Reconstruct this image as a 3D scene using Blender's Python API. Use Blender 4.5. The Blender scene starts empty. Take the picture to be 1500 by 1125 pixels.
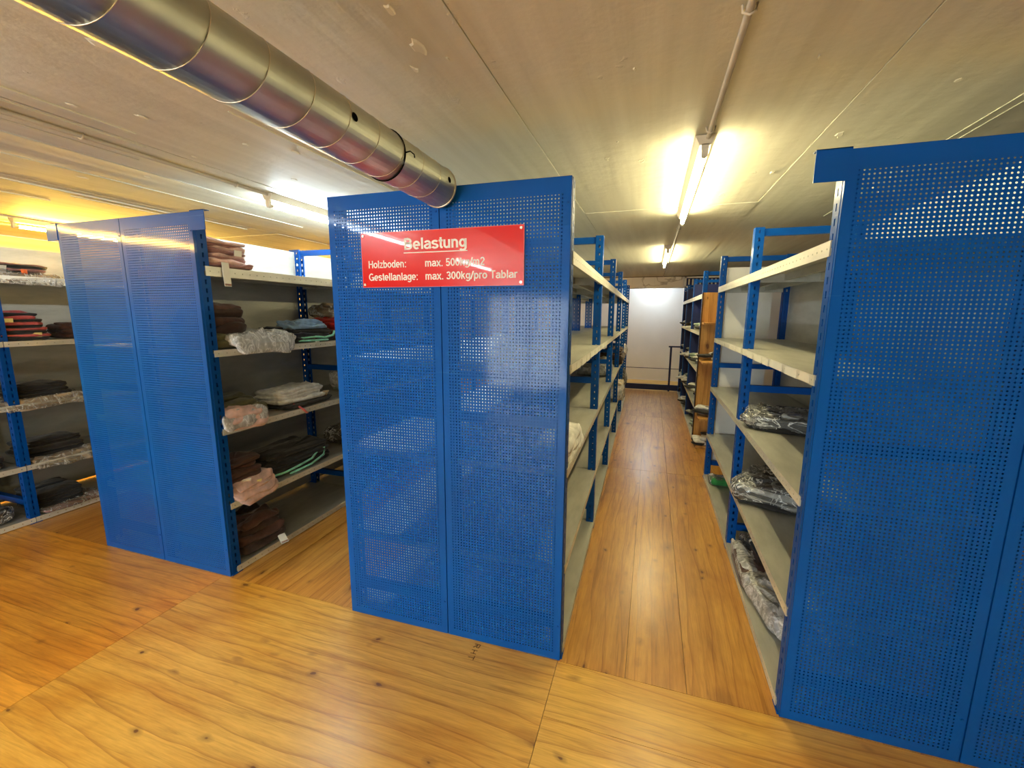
import bpy, math, random
import numpy as np
from mathutils import Vector, Matrix, noise
R = math.radians
C = bpy.context.scene.collection
SC = bpy.context.scene

# ------------------------------------------------------------ camera
yaw, pitch, roll, FPX, CAMH = .3132, -.1623, .0048, 625.72, 1.651
def make_camera():
    cy, sy, cp, sp = math.cos(yaw), math.sin(yaw), math.cos(pitch), math.sin(pitch)
    f = Vector((-sy*cp, cy*cp, sp)); r = Vector((cy, sy, 0)); u = r.cross(f)
    r2 = r*math.cos(roll)+u*math.sin(roll); u2 = u*math.cos(roll)-r*math.sin(roll)
    m = Matrix((r2, u2, -f)).transposed().to_4x4(); m.translation = (0, 0, CAMH)
    cd = bpy.data.cameras.new('camera'); cd.sensor_width = 36; cd.lens = FPX/1500*36; cd.clip_start = .02
    o = bpy.data.objects.new('camera', cd); C.objects.link(o); o.matrix_world = m; SC.camera = o
make_camera()
# ------------------------------------------------------------ world, daylight, exposure
SC.view_settings.view_transform = 'Standard'; SC.view_settings.look = 'None'
SC.view_settings.gamma = 1; SC.view_settings.use_curve_mapping = False
SC.view_settings.exposure = 1.0
w = bpy.data.worlds.new('sky'); SC.world = w; w.use_nodes = True
w.node_tree.nodes['Background'].inputs[0].default_value = (.75, .85, 1, 1)
w.node_tree.nodes['Background'].inputs[1].default_value = 1.0
WARM, COOL, AMBER = (1, .86, .46), (.84, .95, 1), (1, .58, .08)
TUBE_WARM, TUBE_COOL, TUBE_AMBER, TUBE_OLD = 64, 66, 190, 34
def area(name, loc, rot, sx, sy, power, col):
    l = bpy.data.lights.new(name, 'AREA'); l.shape = 'RECTANGLE'; l.size = sx; l.size_y = sy; l.energy = power; l.color = col
    o = bpy.data.objects.new(name, l); C.objects.link(o); o.location = loc; o.rotation_euler = rot
# daylight just outside the window in the wall behind the camera
area('daylight', (-2.15, -4.78, 1.05), (R(90), 0, 0), 1.7, 1.9, 120, (.93, 1, .95))

# ------------------------------------------------------------ materials
def nt(name):
    m = bpy.data.materials.new(name); m.use_nodes = True
    t = m.node_tree; b = t.nodes['Principled BSDF']
    return m, t, b
def N(t, kind, **kw):
    n = t.nodes.new(kind)
    for k, v in kw.items():
        if k[0] == 'i' and k[1:].isdigit(): n.inputs[int(k[1:])].default_value = v
        elif k in n.inputs.keys(): n.inputs[k].default_value = v
        else: setattr(n, k, v)
    return n
def col4(c): return (*c, 1) if len(c) == 3 else c
def ramp(t, stops, interp='LINEAR'):
    r = t.nodes.new('ShaderNodeValToRGB'); e = r.color_ramp; e.interpolation = interp
    while len(e.elements) < len(stops): e.elements.new(.5)
    for k, (p, c) in enumerate(stops): e.elements[k].position = p; e.elements[k].color = col4(c)
    return r
def bump(t, b, src, strength, dist=.01):
    n = N(t, 'ShaderNodeBump'); n.inputs['Strength'].default_value = strength; n.inputs['Distance'].default_value = dist
    t.links.new(src, n.inputs['Height']); t.links.new(n.outputs[0], b.inputs['Normal']); return n
def plain(name, c, rough=.5, metal=0, spec=.5, var=.12, scale=8, bmp=0, coat=0, coatr=.1, sheen=0):
    m, t, b = nt(name); L = t.links.new
    b.inputs['Roughness'].default_value = rough; b.inputs['Metallic'].default_value = metal
    b.inputs['Specular IOR Level'].default_value = spec
    b.inputs['Coat Weight'].default_value = coat; b.inputs['Coat Roughness'].default_value = coatr
    b.inputs['Sheen Weight'].default_value = sheen
    tc = N(t, 'ShaderNodeTexCoord'); no = N(t, 'ShaderNodeTexNoise'); no.inputs['Scale'].default_value = scale
    no.inputs['Detail'].default_value = 6
    L(tc.outputs['Object'], no.inputs['Vector'])
    r = ramp(t, [(.3, tuple(x*(1-var) for x in c)), (.7, tuple(min(1, x*(1+var)) for x in c))])
    L(no.outputs[0], r.inputs[0]); L(r.outputs[0], b.inputs['Base Color'])
    if bmp: bump(t, b, no.outputs[0], bmp)
    return m
def emis(name, c, s):
    m, t, b = nt(name); b.inputs['Base Color'].default_value = (0, 0, 0, 1)
    b.inputs['Emission Color'].default_value = col4(c); b.inputs['Emission Strength'].default_value = s
    return m
def blue_mat(name, c, rough, coat):
    m, t, b = nt(name); L = t.links.new
    g = N(t, 'ShaderNodeNewGeometry')
    n1 = N(t, 'ShaderNodeTexNoise'); n1.inputs['Scale'].default_value = 2.2; n1.inputs['Detail'].default_value = 3
    L(g.outputs['Position'], n1.inputs['Vector'])
    r = ramp(t, [(.3, tuple(x*.88 for x in c)), (.75, tuple(x*1.12 for x in c))]); L(n1.outputs[0], r.inputs[0])
    # thin horizontal scuffs
    mp = N(t, 'ShaderNodeMapping'); mp.inputs['Scale'].default_value = (1.3, 1, 60); mp.inputs['Rotation'].default_value = (0, R(-4), 0)
    L(g.outputs['Position'], mp.inputs['Vector'])
    n2 = N(t, 'ShaderNodeTexNoise'); n2.inputs['Scale'].default_value = 1.5; n2.inputs['Detail'].default_value = 5
    L(mp.outputs[0], n2.inputs['Vector'])
    r2 = ramp(t, [(.70, (0, 0, 0)), (.78, (1, 1, 1))]); L(n2.outputs[0], r2.inputs[0])
    mx = N(t, 'ShaderNodeMixRGB'); L(r2.outputs[0], mx.inputs[0]); L(r.outputs[0], mx.inputs[1]); mx.inputs[2].default_value = (.03, .16, .50, 1)
    L(mx.outputs[0], b.inputs['Base Color'])
    b.inputs['Specular IOR Level'].default_value = .12; b.inputs['Roughness'].default_value = rough; b.inputs['Coat Weight'].default_value = coat; b.inputs['Coat Roughness'].default_value = .09
    n3 = N(t, 'ShaderNodeTexNoise'); n3.inputs['Scale'].default_value = 3.0; n3.inputs['Detail'].default_value = 1
    L(g.outputs['Position'], n3.inputs['Vector'])
    bp = bump(t, b, n3.outputs[0], .12, .03); L(bp.outputs[0], b.inputs['Coat Normal'])
    return m
def galv_mat(name, c, metal=.35, rough=.42):
    m, t, b = nt(name); L = t.links.new
    g = N(t, 'ShaderNodeNewGeometry'); oi = N(t, 'ShaderNodeObjectInfo')
    ad = N(t, 'ShaderNodeVectorMath'); ad.operation = 'ADD'; L(g.outputs['Position'], ad.inputs[0]); L(oi.outputs['Random'], ad.inputs[1])
    mp = N(t, 'ShaderNodeMapping'); mp.inputs['Scale'].default_value = (5, 1.2, 5); L(ad.outputs[0], mp.inputs['Vector'])
    n1 = N(t, 'ShaderNodeTexNoise'); n1.inputs['Scale'].default_value = 2; n1.inputs['Detail'].default_value = 8; n1.inputs['Roughness'].default_value = .65
    L(mp.outputs[0], n1.inputs['Vector'])
    r = ramp(t, [(.25, tuple(x*.72 for x in c)), (.55, c), (.8, tuple(min(1, x*1.2) for x in c))]); L(n1.outputs[0], r.inputs[0])
    L(r.outputs[0], b.inputs['Base Color']); b.inputs['Metallic'].default_value = metal; b.inputs['Roughness'].default_value = rough
    bump(t, b, n1.outputs[0], .08, .004)
    return m
def wood_mat(name, along, light, mid, dark, rough=.36, knots=True, kscale=3.4, coat=.35):
    m, t, b = nt(name); L = t.links.new
    g = N(t, 'ShaderNodeNewGeometry'); oi = N(t, 'ShaderNodeObjectInfo')
    mu = N(t, 'ShaderNodeMath'); mu.operation = 'MULTIPLY'; mu.inputs[1].default_value = 37.0; L(oi.outputs['Random'], mu.inputs[0])
    ad = N(t, 'ShaderNodeVectorMath'); ad.operation = 'ADD'; L(g.outputs['Position'], ad.inputs[0]); L(mu.outputs[0], ad.inputs[1])
    P = ad.outputs[0]
    def scaled(lo, hi):
        mp = N(t, 'ShaderNodeMapping'); mp.inputs['Scale'].default_value = {'x': (lo, hi, hi), 'y': (hi, lo, hi), 'z': (hi, hi, lo)}[along]; L(P, mp.inputs['Vector']); return mp.outputs[0]
    def noise_(vec, sc, det=6, dist=0, ro=.6):
        n = N(t, 'ShaderNodeTexNoise'); n.inputs['Scale'].default_value = sc; n.inputs['Detail'].default_value = det; n.inputs['Distortion'].default_value = dist; n.inputs['Roughness'].default_value = ro
        L(vec, n.inputs['Vector']); return n.outputs[0]
    def mul(c, f, fac):
        x = N(t, 'ShaderNodeMixRGB'); x.blend_type = 'MULTIPLY'; x.inputs[0].default_value = fac; L(c, x.inputs[1]); L(f, x.inputs[2]); return x.outputs[0]
    big = noise_(scaled(1, 2.6), 1.3, 4, .6)
    r = ramp(t, [(.36, mid), (.60, light)]); L(big, r.inputs[0]); out = r.outputs[0]
    streak = noise_(scaled(1, 22), 1.6, 8, .5, .7)
    rs = ramp(t, [(.30, (.52, .42, .30)), (.45, (.90, .86, .80)), (.60, (1.05, 1.05, 1.05))]); L(streak, rs.inputs[0]); out = mul(out, rs.outputs[0], .9)
    # growth rings cut flat: thin dark lines that wander round the knots
    wn = N(t, 'ShaderNodeTexWave'); wn.wave_type = 'BANDS'; wn.bands_direction = {'x': 'Y', 'y': 'X', 'z': 'X'}[along]; wn.wave_profile = 'SAW'
    wn.inputs['Scale'].default_value = 2.3; wn.inputs['Distortion'].default_value = 9; wn.inputs['Detail'].default_value = 3; wn.inputs['Detail Scale'].default_value = .55; wn.inputs['Detail Roughness'].default_value = .45
    L(scaled(.55, 1.6), wn.inputs['Vector'])
    rw = ramp(t, [(0, (.62, .48, .34)), (.10, (.90, .86, .80)), (.30, (1, 1, 1))]); L(wn.outputs[0], rw.inputs[0]); out = mul(out, rw.outputs[0], .8)
    fine = noise_(scaled(9, 130), 1.0, 3, 0)
    rf = ramp(t, [(.35, (.84, .80, .72)), (.6, (1, 1, 1))]); L(fine, rf.inputs[0]); out = mul(out, rf.outputs[0], .8)
    rb = ramp(t, [(0, (.86, .82, .76)), (1, (1, 1, 1))]); L(oi.outputs['Random'], rb.inputs[0]); out = mul(out, rb.outputs[0], .8)
    if knots:
        kv = scaled(.55, 1.0)
        nd = N(t, 'ShaderNodeTexNoise'); nd.inputs['Scale'].default_value = 11; nd.inputs['Detail'].default_value = 3; L(kv, nd.inputs['Vector'])
        mm = N(t, 'ShaderNodeMixRGB'); mm.blend_type = 'ADD'; mm.inputs[0].default_value = .06; L(kv, mm.inputs[1]); L(nd.outputs['Color'], mm.inputs[2])
        for sc, th in ((kscale, .065), (kscale*2.3, .05)):
            vo = N(t, 'ShaderNodeTexVoronoi'); vo.inputs['Scale'].default_value = sc; L(mm.outputs[0], vo.inputs['Vector'])
            rk = ramp(t, [(0, (.92,)*3), (th, (.9,)*3), (th*1.4, (.4,)*3), (th*3.4, (0,)*3)]); L(vo.outputs['Distance'], rk.inputs[0])
            m3 = N(t, 'ShaderNodeMixRGB'); L(rk.outputs[0], m3.inputs[0]); L(out, m3.inputs[1]); m3.inputs[2].default_value = (.11, .028, .006, 1); out = m3.outputs[0]
    L(out, b.inputs['Base Color']); b.inputs['Roughness'].default_value = rough
    b.inputs['Coat Weight'].default_value = coat; b.inputs['Coat Roughness'].default_value = .25
    bump(t, b, streak, .3, .003)
    return m
def ceiling_mat():
    m, t, b = nt('painted_concrete'); L = t.links.new
    g = N(t, 'ShaderNodeNewGeometry')
    mp = N(t, 'ShaderNodeMapping'); mp.inputs['Scale'].default_value = (9, .5, 1); L(g.outputs['Position'], mp.inputs['Vector'])
    n1 = N(t, 'ShaderNodeTexNoise'); n1.inputs['Scale'].default_value = 1.5; n1.inputs['Detail'].default_value = 7; L(mp.outputs[0], n1.inputs['Vector'])
    n2 = N(t, 'ShaderNodeTexNoise'); n2.inputs['Scale'].default_value = 14; n2.inputs['Detail'].default_value = 8; L(g.outputs['Position'], n2.inputs['Vector'])
    r = ramp(t, [(.3, (.60, .585, .48)), (.7, (.72, .71, .60))]); L(n1.outputs[0], r.inputs[0])
    L(r.outputs[0], b.inputs['Base Color']); b.inputs['Roughness'].default_value = .6
    # raised flakes of plaster
    vo = N(t, 'ShaderNodeTexVoronoi'); vo.inputs['Scale'].default_value = 3.5
    ms = N(t, 'ShaderNodeMapping'); ms.inputs['Scale'].default_value = (1.6, .8, 1); L(g.outputs['Position'], ms.inputs['Vector'])
    n4 = N(t, 'ShaderNodeTexNoise'); n4.inputs['Scale'].default_value = 25; n4.inputs['Detail'].default_value = 4; L(g.outputs['Position'], n4.inputs['Vector'])
    mm = N(t, 'ShaderNodeMixRGB'); mm.blend_type = 'ADD'; mm.inputs[0].default_value = .12; L(ms.outputs[0], mm.inputs[1]); L(n4.outputs['Color'], mm.inputs[2])
    L(mm.outputs[0], vo.inputs['Vector'])
    rv = ramp(t, [(.0, (1, 1, 1)), (.05, (1, 1, 1)), (.09, (0, 0, 0))]); L(vo.outputs['Distance'], rv.inputs[0])
    a = N(t, 'ShaderNodeMath'); a.operation = 'MULTIPLY_ADD'; L(n1.outputs[0], a.inputs[0]); a.inputs[1].default_value = .9; L(n2.outputs[0], a.inputs[2])
    a2 = N(t, 'ShaderNodeMath'); a2.operation = 'MULTIPLY_ADD'; L(rv.outputs[0], a2.inputs[0]); a2.inputs[1].default_value = .5; L(a.outputs[0], a2.inputs[2])
    bump(t, b, a2.outputs[0], .5, .007)
    return m
def film_mat(name, tint=(.9, .92, .93), veil=.12, crease=.75):
    """thin crumpled film: mostly clear, glossy where it turns, whitish along the creases"""
    m = bpy.data.materials.new(name); m.use_nodes = True; t = m.node_tree; t.nodes.clear(); L = t.links.new
    out = N(t, 'ShaderNodeOutputMaterial'); tc = N(t, 'ShaderNodeTexCoord')
    no = N(t, 'ShaderNodeTexNoise'); no.inputs['Scale'].default_value = 9; no.inputs['Detail'].default_value = 3; no.inputs['Distortion'].default_value = 1.2
    mp = N(t, 'ShaderNodeMapping'); mp.inputs['Scale'].default_value = (1, 2.2, 1.5); L(tc.outputs['Object'], mp.inputs['Vector']); L(mp.outputs[0], no.inputs['Vector'])
    r = ramp(t, [(.38, (veil,)*3), (.47, (veil*1.4,)*3), (.5, (crease,)*3), (.53, (veil*1.4,)*3), (.66, (veil,)*3)]); L(no.outputs[0], r.inputs[0])
    bp = N(t, 'ShaderNodeBump'); bp.inputs['Strength'].default_value = .9; bp.inputs['Distance'].default_value = .02; L(no.outputs[0], bp.inputs['Height'])
    tr = N(t, 'ShaderNodeBsdfTransparent'); df = N(t, 'ShaderNodeBsdfDiffuse'); df.inputs['Color'].default_value = col4(tint)
    gl = N(t, 'ShaderNodeBsdfGlossy'); gl.inputs['Roughness'].default_value = .12; L(bp.outputs[0], gl.inputs['Normal'])
    lw = N(t, 'ShaderNodeFresnel'); lw.inputs['IOR'].default_value = 1.6; L(bp.outputs[0], lw.inputs['Normal'])
    m1 = N(t, 'ShaderNodeMixShader'); L(r.outputs[0], m1.inputs[0]); L(tr.outputs[0], m1.inputs[1]); L(df.outputs[0], m1.inputs[2])
    m2 = N(t, 'ShaderNodeMixShader'); L(lw.outputs[0], m2.inputs[0]); L(m1.outputs[0], m2.inputs[1]); L(gl.outputs[0], m2.inputs[2])
    L(m2.outputs[0], out.inputs['Surface']); return m
def marble_mat():
    m, t, b = nt('veined_cladding'); L = t.links.new
    g = N(t, 'ShaderNodeNewGeometry'); no = N(t, 'ShaderNodeTexNoise'); no.inputs['Scale'].default_value = 2.2; no.inputs['Detail'].default_value = 3; no.inputs['Distortion'].default_value = 1.2
    L(g.outputs['Position'], no.inputs['Vector'])
    r = ramp(t, [(.47, (.80, .77, .74)), (.5, (.45, .41, .39)), (.53, (.82, .80, .77))]); L(no.outputs[0], r.inputs[0]); L(r.outputs[0], b.inputs['Base Color'])
    return m

M = dict(
    blue=blue_mat('blue_enamel', (.0002, .088, .42), .5, .22),
    bluepost=blue_mat('blue_post_enamel', (.001, .068, .34), .42, .1),
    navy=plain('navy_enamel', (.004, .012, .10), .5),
    galv=galv_mat('galvanised_steel', (.48, .48, .43)),
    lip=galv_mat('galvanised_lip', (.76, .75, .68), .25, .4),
    back=galv_mat('galvanised_back_sheet', (.46, .46, .41), .3, .38),
    steel=plain('spiral_duct_steel', (.52, .52, .44), .42, 1, var=.18, scale=5, bmp=.05),
    seam=plain('duct_seam_steel', (.66, .60, .50), .35, 1),
    black=plain('black_void', (.004, .004, .004), .9, spec=0),
    white=plain('white_lacquer', (.78, .76, .72), .5, var=.04),
    paper=plain('white_paper', (.80, .79, .74), .7, var=.05),
    wall=plain('white_wall_paint', (.72, .72, .74), .8, var=.04, scale=2),
    cream=plain('cream_wall_paint', (.70, .65, .52), .8, var=.06, scale=2),
    brownwall=plain('darkened_wall_paint', (.16, .13, .10), .8, var=.1, scale=2),  # unseen wall behind the camera, darkened to weaken its reflection in the blue panels
    pvc=plain('grey_conduit', (.46, .42, .36), .5),
    beige=plain('beige_fixture_enamel', (.62, .57, .47), .45, var=.03),
    red=plain('red_sign_plate', (.72, .010, .008), .22, var=.03, coat=.9, coatr=.03),
    txt=plain('white_lettering', (.86, .84, .80), .5, var=.02),
    pink=plain('pink_edge', (.75, .25, .30), .4),
    ceil=ceiling_mat(), marble=marble_mat(),
    sub=plain('dark_subfloor', (.07, .035, .012), .9),
    woodx=wood_mat('pine_board_grain_across', 'x', (.90, .58, .13), (.74, .40, .06), None),
    woodleft=wood_mat('reddish_pine_board', 'x', (.84, .43, .06), (.66, .29, .03), None),
    woody=wood_mat('pine_board_grain_along', 'y', (.70, .37, .075), (.54, .25, .04), None, coat=.6),
    pine=wood_mat('light_pine', 'z', (.74, .42, .12), (.64, .32, .07), (.46, .19, .03), rough=.5, kscale=4.5, coat=0),
    film=film_mat('clear_film', veil=.10, crease=.85), milk=film_mat('milky_film', (.92, .93, .96), .42, .9),
    ink=plain('pencil_ink', (.10, .04, .01), .8),
    glass=film_mat('window_glass', (.9, .95, 1), .01, .02),
)
for k, c, s in (('tube_warm', WARM, TUBE_WARM), ('tube_cool', COOL, TUBE_COOL), ('tube_amber', AMBER, TUBE_AMBER), ('tube_old', COOL, TUBE_OLD)): M[k] = emis(k, c, s)
M['slot'] = emis('lit_slot', (1, .95, .88), 1.0)
def cloth(name, c, **k):
    if name not in M: M[name] = plain('fabric_'+name, c, .85, var=.3, scale=18, bmp=.6, sheen=.2, **k)
    return M[name]

# ------------------------------------------------------------ geometry helpers
class MB:
    def __init__(s): s.v = []; s.f = []
    def box(s, x0, x1, y0, y1, z0, z1):
        n = len(s.v); s.v += [(x, y, z) for z in (z0, z1) for y in (y0, y1) for x in (x0, x1)]
        s.f += [tuple(n+i for i in q) for q in ((0, 2, 3, 1), (4, 5, 7, 6), (0, 1, 5, 4), (2, 6, 7, 3), (0, 4, 6, 2), (1, 3, 7, 5))]; return s
    def tube(s, pts, r, n=10, cap=True):
        pts = [Vector(p) for p in pts]; base = len(s.v)
        for i, p in enumerate(pts):
            d = (pts[min(i+1, len(pts)-1)]-pts[max(i-1, 0)]).normalized()
            a = Vector((0, 0, 1)) if abs(d.z) < .9 else Vector((1, 0, 0)); a = (a-d*a.dot(d)).normalized(); b = d.cross(a)
            rr = r[i] if isinstance(r, (list, tuple)) else r
            s.v += [tuple(p+a*math.cos(k*2*math.pi/n)*rr+b*math.sin(k*2*math.pi/n)*rr) for k in range(n)]
        for i in range(len(pts)-1):
            for k in range(n):
                a0 = base+i*n+k; a1 = base+i*n+(k+1) % n; s.f.append((a0, a1, a1+n, a0+n))
        if cap: s.f.append(tuple(base+k for k in reversed(range(n)))); s.f.append(tuple(base+(len(pts)-1)*n+k for k in range(n)))
        return s
    def prism(s, prof, y0, y1):      # profile in x,z swept along y
        n = len(s.v); k = len(prof); s.v += [(x, y0, z) for x, z in prof]+[(x, y1, z) for x, z in prof]
        s.f.append(tuple(n+i for i in range(k))); s.f.append(tuple(n+k+i for i in reversed(range(k))))
        for i in range(k): j = (i+1) % k; s.f.append((n+i, n+k+i, n+k+j, n+j))
        return s
    def arr(s, V, F):
        n = len(s.v); s.v += [tuple(p) for p in V]; s.f += [tuple(n+i for i in f) for f in F]; return s
    def mesh(s, name, mat, smooth=False):
        me = bpy.data.meshes.new(name); me.from_pydata(s.v, [], s.f); me.materials.append(mat)
        if smooth: me.shade_smooth()
        me.update(); return me
def perf(o, u, v, w_, h_, nu, nv, hu, hv, th, octa=True):
    """plate with a punched hole in each of nu x nv cells; o corner, u/v unit axes, th thickness along u x v"""
    o, u, v = (np.array(a, float) for a in (o, u, v)); n = np.cross(u, v)
    cu, cv = w_/nu, h_/nv
    c = np.array([(0, 0), (1, 0), (1, 1), (0, 1)])*[cu, cv]
    if octa:
        a = (np.arange(8)*45+22.5-180+0)*math.pi/180; inner = np.stack([cu/2+np.cos(a)*hu/2/math.cos(math.pi/8), cv/2+np.sin(a)*hv/2/math.cos(math.pi/8)], 1)
        k = 8
        # angles: -157.5,-112.5,-67.5,-22.5,22.5,...
        F = [(0, 1, 6, 5), (1, 2, 8, 7), (2, 3, 10, 9), (3, 0, 4, 11), (0, 5, 4), (1, 7, 6), (2, 9, 8), (3, 11, 10)]
    else:
        inner = np.array([(-1, -1), (1, -1), (1, 1), (-1, 1)])*[hu/2, hv/2]+[cu/2, cv/2]; k = 4
        F = [(0, 1, 5, 4), (1, 2, 6, 5), (2, 3, 7, 6), (3, 0, 4, 7)]
    cell = np.vstack([c, inner]); m = len(cell)
    F2 = [tuple(reversed([i+m for i in f])) for f in F]
    Wl = [(4+i, 4+(i+1) % k, 4+(i+1) % k+m, 4+i+m) for i in range(k)]
    cell2 = np.vstack([np.c_[cell, np.zeros(m)], np.c_[cell, -np.ones(m)*th]])
    I, J = np.meshgrid(np.arange(nu), np.arange(nv)); off = np.stack([I.ravel()*cu, J.ravel()*cv, 0*I.ravel()], 1)
    P = (cell2[None]+off[:, None]).reshape(-1, 3); V = o+P[:, :1]*u+P[:, 1:2]*v+P[:, 2:]*n
    FF = F+F2+Wl; base = (np.arange(nu*nv)*2*m)
    out = []
    for f in FF: out += (base[:, None]+np.array(f)).tolist()
    return V.tolist(), out
def link(name, me, parent=None, loc=(0, 0, 0), rz=0):
    o = bpy.data.objects.new(name, me); C.objects.link(o); o.location = loc; o.rotation_euler = (0, 0, rz)
    if parent: o.parent = parent
    return o
def tag(o, label=None, cat=None, group=None, kind=None):
    if label: o['label'] = label
    if cat: o['category'] = cat
    if group: o['group'] = group
    if kind: o['kind'] = kind
    return o
def empty(name, loc, label, cat, group=None, rz=0):
    o = link(name, None, None, loc, rz); o.empty_display_size = .1; return tag(o, label, cat, group)
def struct(name, me, **k): return tag(link(name, me, **k), kind='structure')

# ------------------------------------------------------------ room
CZ = 2.45
XL, XR, YF, YB = -6.6, 3.9, -4.7, 11.4
floor = struct('floor', MB().box(XL, XR, YF, YB, -.06, -.021).mesh('floor', M['sub']))
rows = []
def strip(x0, x1, ys, d):
    for a, b in zip(ys[:-1], ys[1:]): rows.append((x0, x1, a, b, d))
def lanes(xs, ys, d):
    for a, b in zip(xs[:-1], xs[1:]):
        strip(a, b, ys, d)
strip(-.345, 1.72, [-4.7, -3.6, -2.1, -.6, .9, 1.5, 1.8], 'x'); strip(1.72, XR, [-4.7, -3.2, -1.7, -.2, 1.3, 1.8], 'x')
strip(-2.5, -.345, [-4.7, -3.0, -1.5, .0, 1.8], 'x')
strip(-4.6, -2.5, [-4.7, -3.1, -1.6, -.2, .65, 1.22, 1.52, 1.8], 'x'); strip(XL, -4.6, [-4.7, -2.7, -.7, .8, 1.8], 'x')
lanes([-.345, -.03, .235, .61], [1.8, 4.6, 7.2, 9.8], 'y')
lanes([-2.47, -2.25, -2.02, -1.78, -1.53], [1.8, 4.2, 6.9, 9.8], 'y')
lanes([-4.6, -4.25, -3.93, -3.61], [1.8, 4.4, 7.0, 9.8], 'y')
lanes([XL, -5.6, -4.6], [1.8, 5.8, 9.8], 'y'); strip(-3.61, -2.47, [1.8, 5.8, 9.8], 'y'); strip(-1.53, -.345, [1.8, 5.8, 9.8], 'y')
lanes([.61, 1.9, XR], [1.8, 5.8, 9.8], 'y'); lanes([XL, -2, .7, XR], [9.8, 10.5, 11.4], 'x')
rnd = random.Random(3)
for (x0, x1, y0, y1, d) in rows:
    g = .0011; cx, cy = (x0+x1)/2, (y0+y1)/2
    me = MB().box(x0+g-cx, x1-g-cx, y0+g-cy, y1-g-cy, -.021, rnd.uniform(-.0008, 0)).mesh('floor_board', M[('woodleft' if x1 < -2.4 else 'woodx') if d == 'x' else 'woody'])
    link('floor_board', me, floor, (cx, cy, 0))
ceil = struct('ceiling', MB().box(XL, XR, YF, YB, CZ+.012, CZ+.1).mesh('ceiling', M['sub']))
cx_ = [XL, -5.5, -4.6, -3.7, -3.0, -2.66, -2.38, -1.78, -.56, .67, 1.55, 2.6, XR]
for a, b in zip(cx_[:-1], cx_[1:]):
    for y0, y1 in ((YF, 3.6), (3.6, YB)):
        dz = rnd.uniform(-.003, .003); mb = MB().box(a+.0015, b-.0015, y0+.0015, y1-.0015, CZ+dz, CZ+.012)
        link('concrete_slab', mb.mesh('concrete_slab', M['ceil']), ceil)
# thin casting ridges left between the shuttering boards
for k in range(26):
    x = rnd.uniform(-5.8, -1.4) if k < 18 else rnd.uniform(.3, 3.2); y = rnd.uniform(-.2, 3); l = rnd.uniform(.5, 2.6)
    mb = MB().box(x-.0022, x+.0022, y, y+l, CZ-.006, CZ)
    link('casting_ridge', mb.mesh('casting_ridge', M['ceil']), ceil)
M['flake'] = plain('bare_plaster', (.80, .78, .66), .8, var=.1)
for (x, y, s_) in ((-.79, 1.385, .018), (-.72, 1.28, .03), (-.71, 1.12, .022), (-.66, 1.36, .008), (-1.62, 1.0, .05), (-2.05, 1.35, .02), (-1.9, 1.7, .016), (-1.75, 1.85, .03), (-2.2, 1.2, .018), (-2.3, 1.75, .02),
                   (-1.35, 1.9, .012), (-2.1, 2.2, .02), (.75, 2.4, .03), (.6, 2.9, .02), (.45, 1.7, .014), (-.1, 1.6, .008), (-.2, 2.2, .01), (.95, 2.0, .018), (1.2, 1.9, .02), (-2.9, 1.9, .02), (-3.3, 1.8, .03)):
    pts = []; n = 9
    for k in range(n): a = k*2*math.pi/n; r_ = s_*rnd.uniform(.35, 1); pts.append((x+r_*.55*math.cos(a), y+r_*1.3*math.sin(a)))
    mb = MB(); mb.v = [(px, py, CZ-.0055) for px, py in pts]+[(px+(px-x)*.3, py+(py-y)*.3, CZ-.002) for px, py in pts]; mb.f = [tuple(reversed(range(n)))]+[(k, (k+1) % n, n+(k+1) % n, n+k) for k in range(n)]
    link('plaster_flake', mb.mesh('plaster_flake', M['flake']), ceil)
struct('wall_rear', MB().box(XL, XR, YB, YB+.1, 0, CZ).mesh('wall_rear', M['wall']))
struct('wall_left', MB().box(XL-.1, XL, YF, YB, 0, CZ).mesh('wall_left', M['cream']))
struct('wall_right', MB().box(XR, XR+.1, YF, YB, 0, CZ).mesh('wall_right', M['wall']))
# wall behind the camera, with two window openings
fw = MB(); wins = [(-3.0, -1.3)]
fw.box(XL, XR, YF-.1, YF, 0, .10); fw.box(XL, XR, YF-.1, YF, 2.05, CZ)
for a, b in ((XL, -3.0), (-1.3, XR)): fw.box(a, b, YF-.1, YF, .10, 2.05)
struct('wall_front', fw.mesh('wall_front', M['brownwall']))
for i, (a, b) in enumerate(wins):
    wf = MB(); 
    for x in (a, (a+b)/2-.025, b-.05): wf.box(x, x+.05, YF-.06, YF-.01, .10, 2.05)
    wf.box(a, b, YF-.06, YF-.01, .10, .16); wf.box(a, b, YF-.06, YF-.01, 2.0, 2.05)
    o = struct('window_%d' % (i+1), wf.mesh('window', M['white']))
    link('pane', MB().box(a+.05, b-.05, YF-.04, YF-.035, .16, 2.0).mesh('pane', M['glass']), o)

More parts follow.
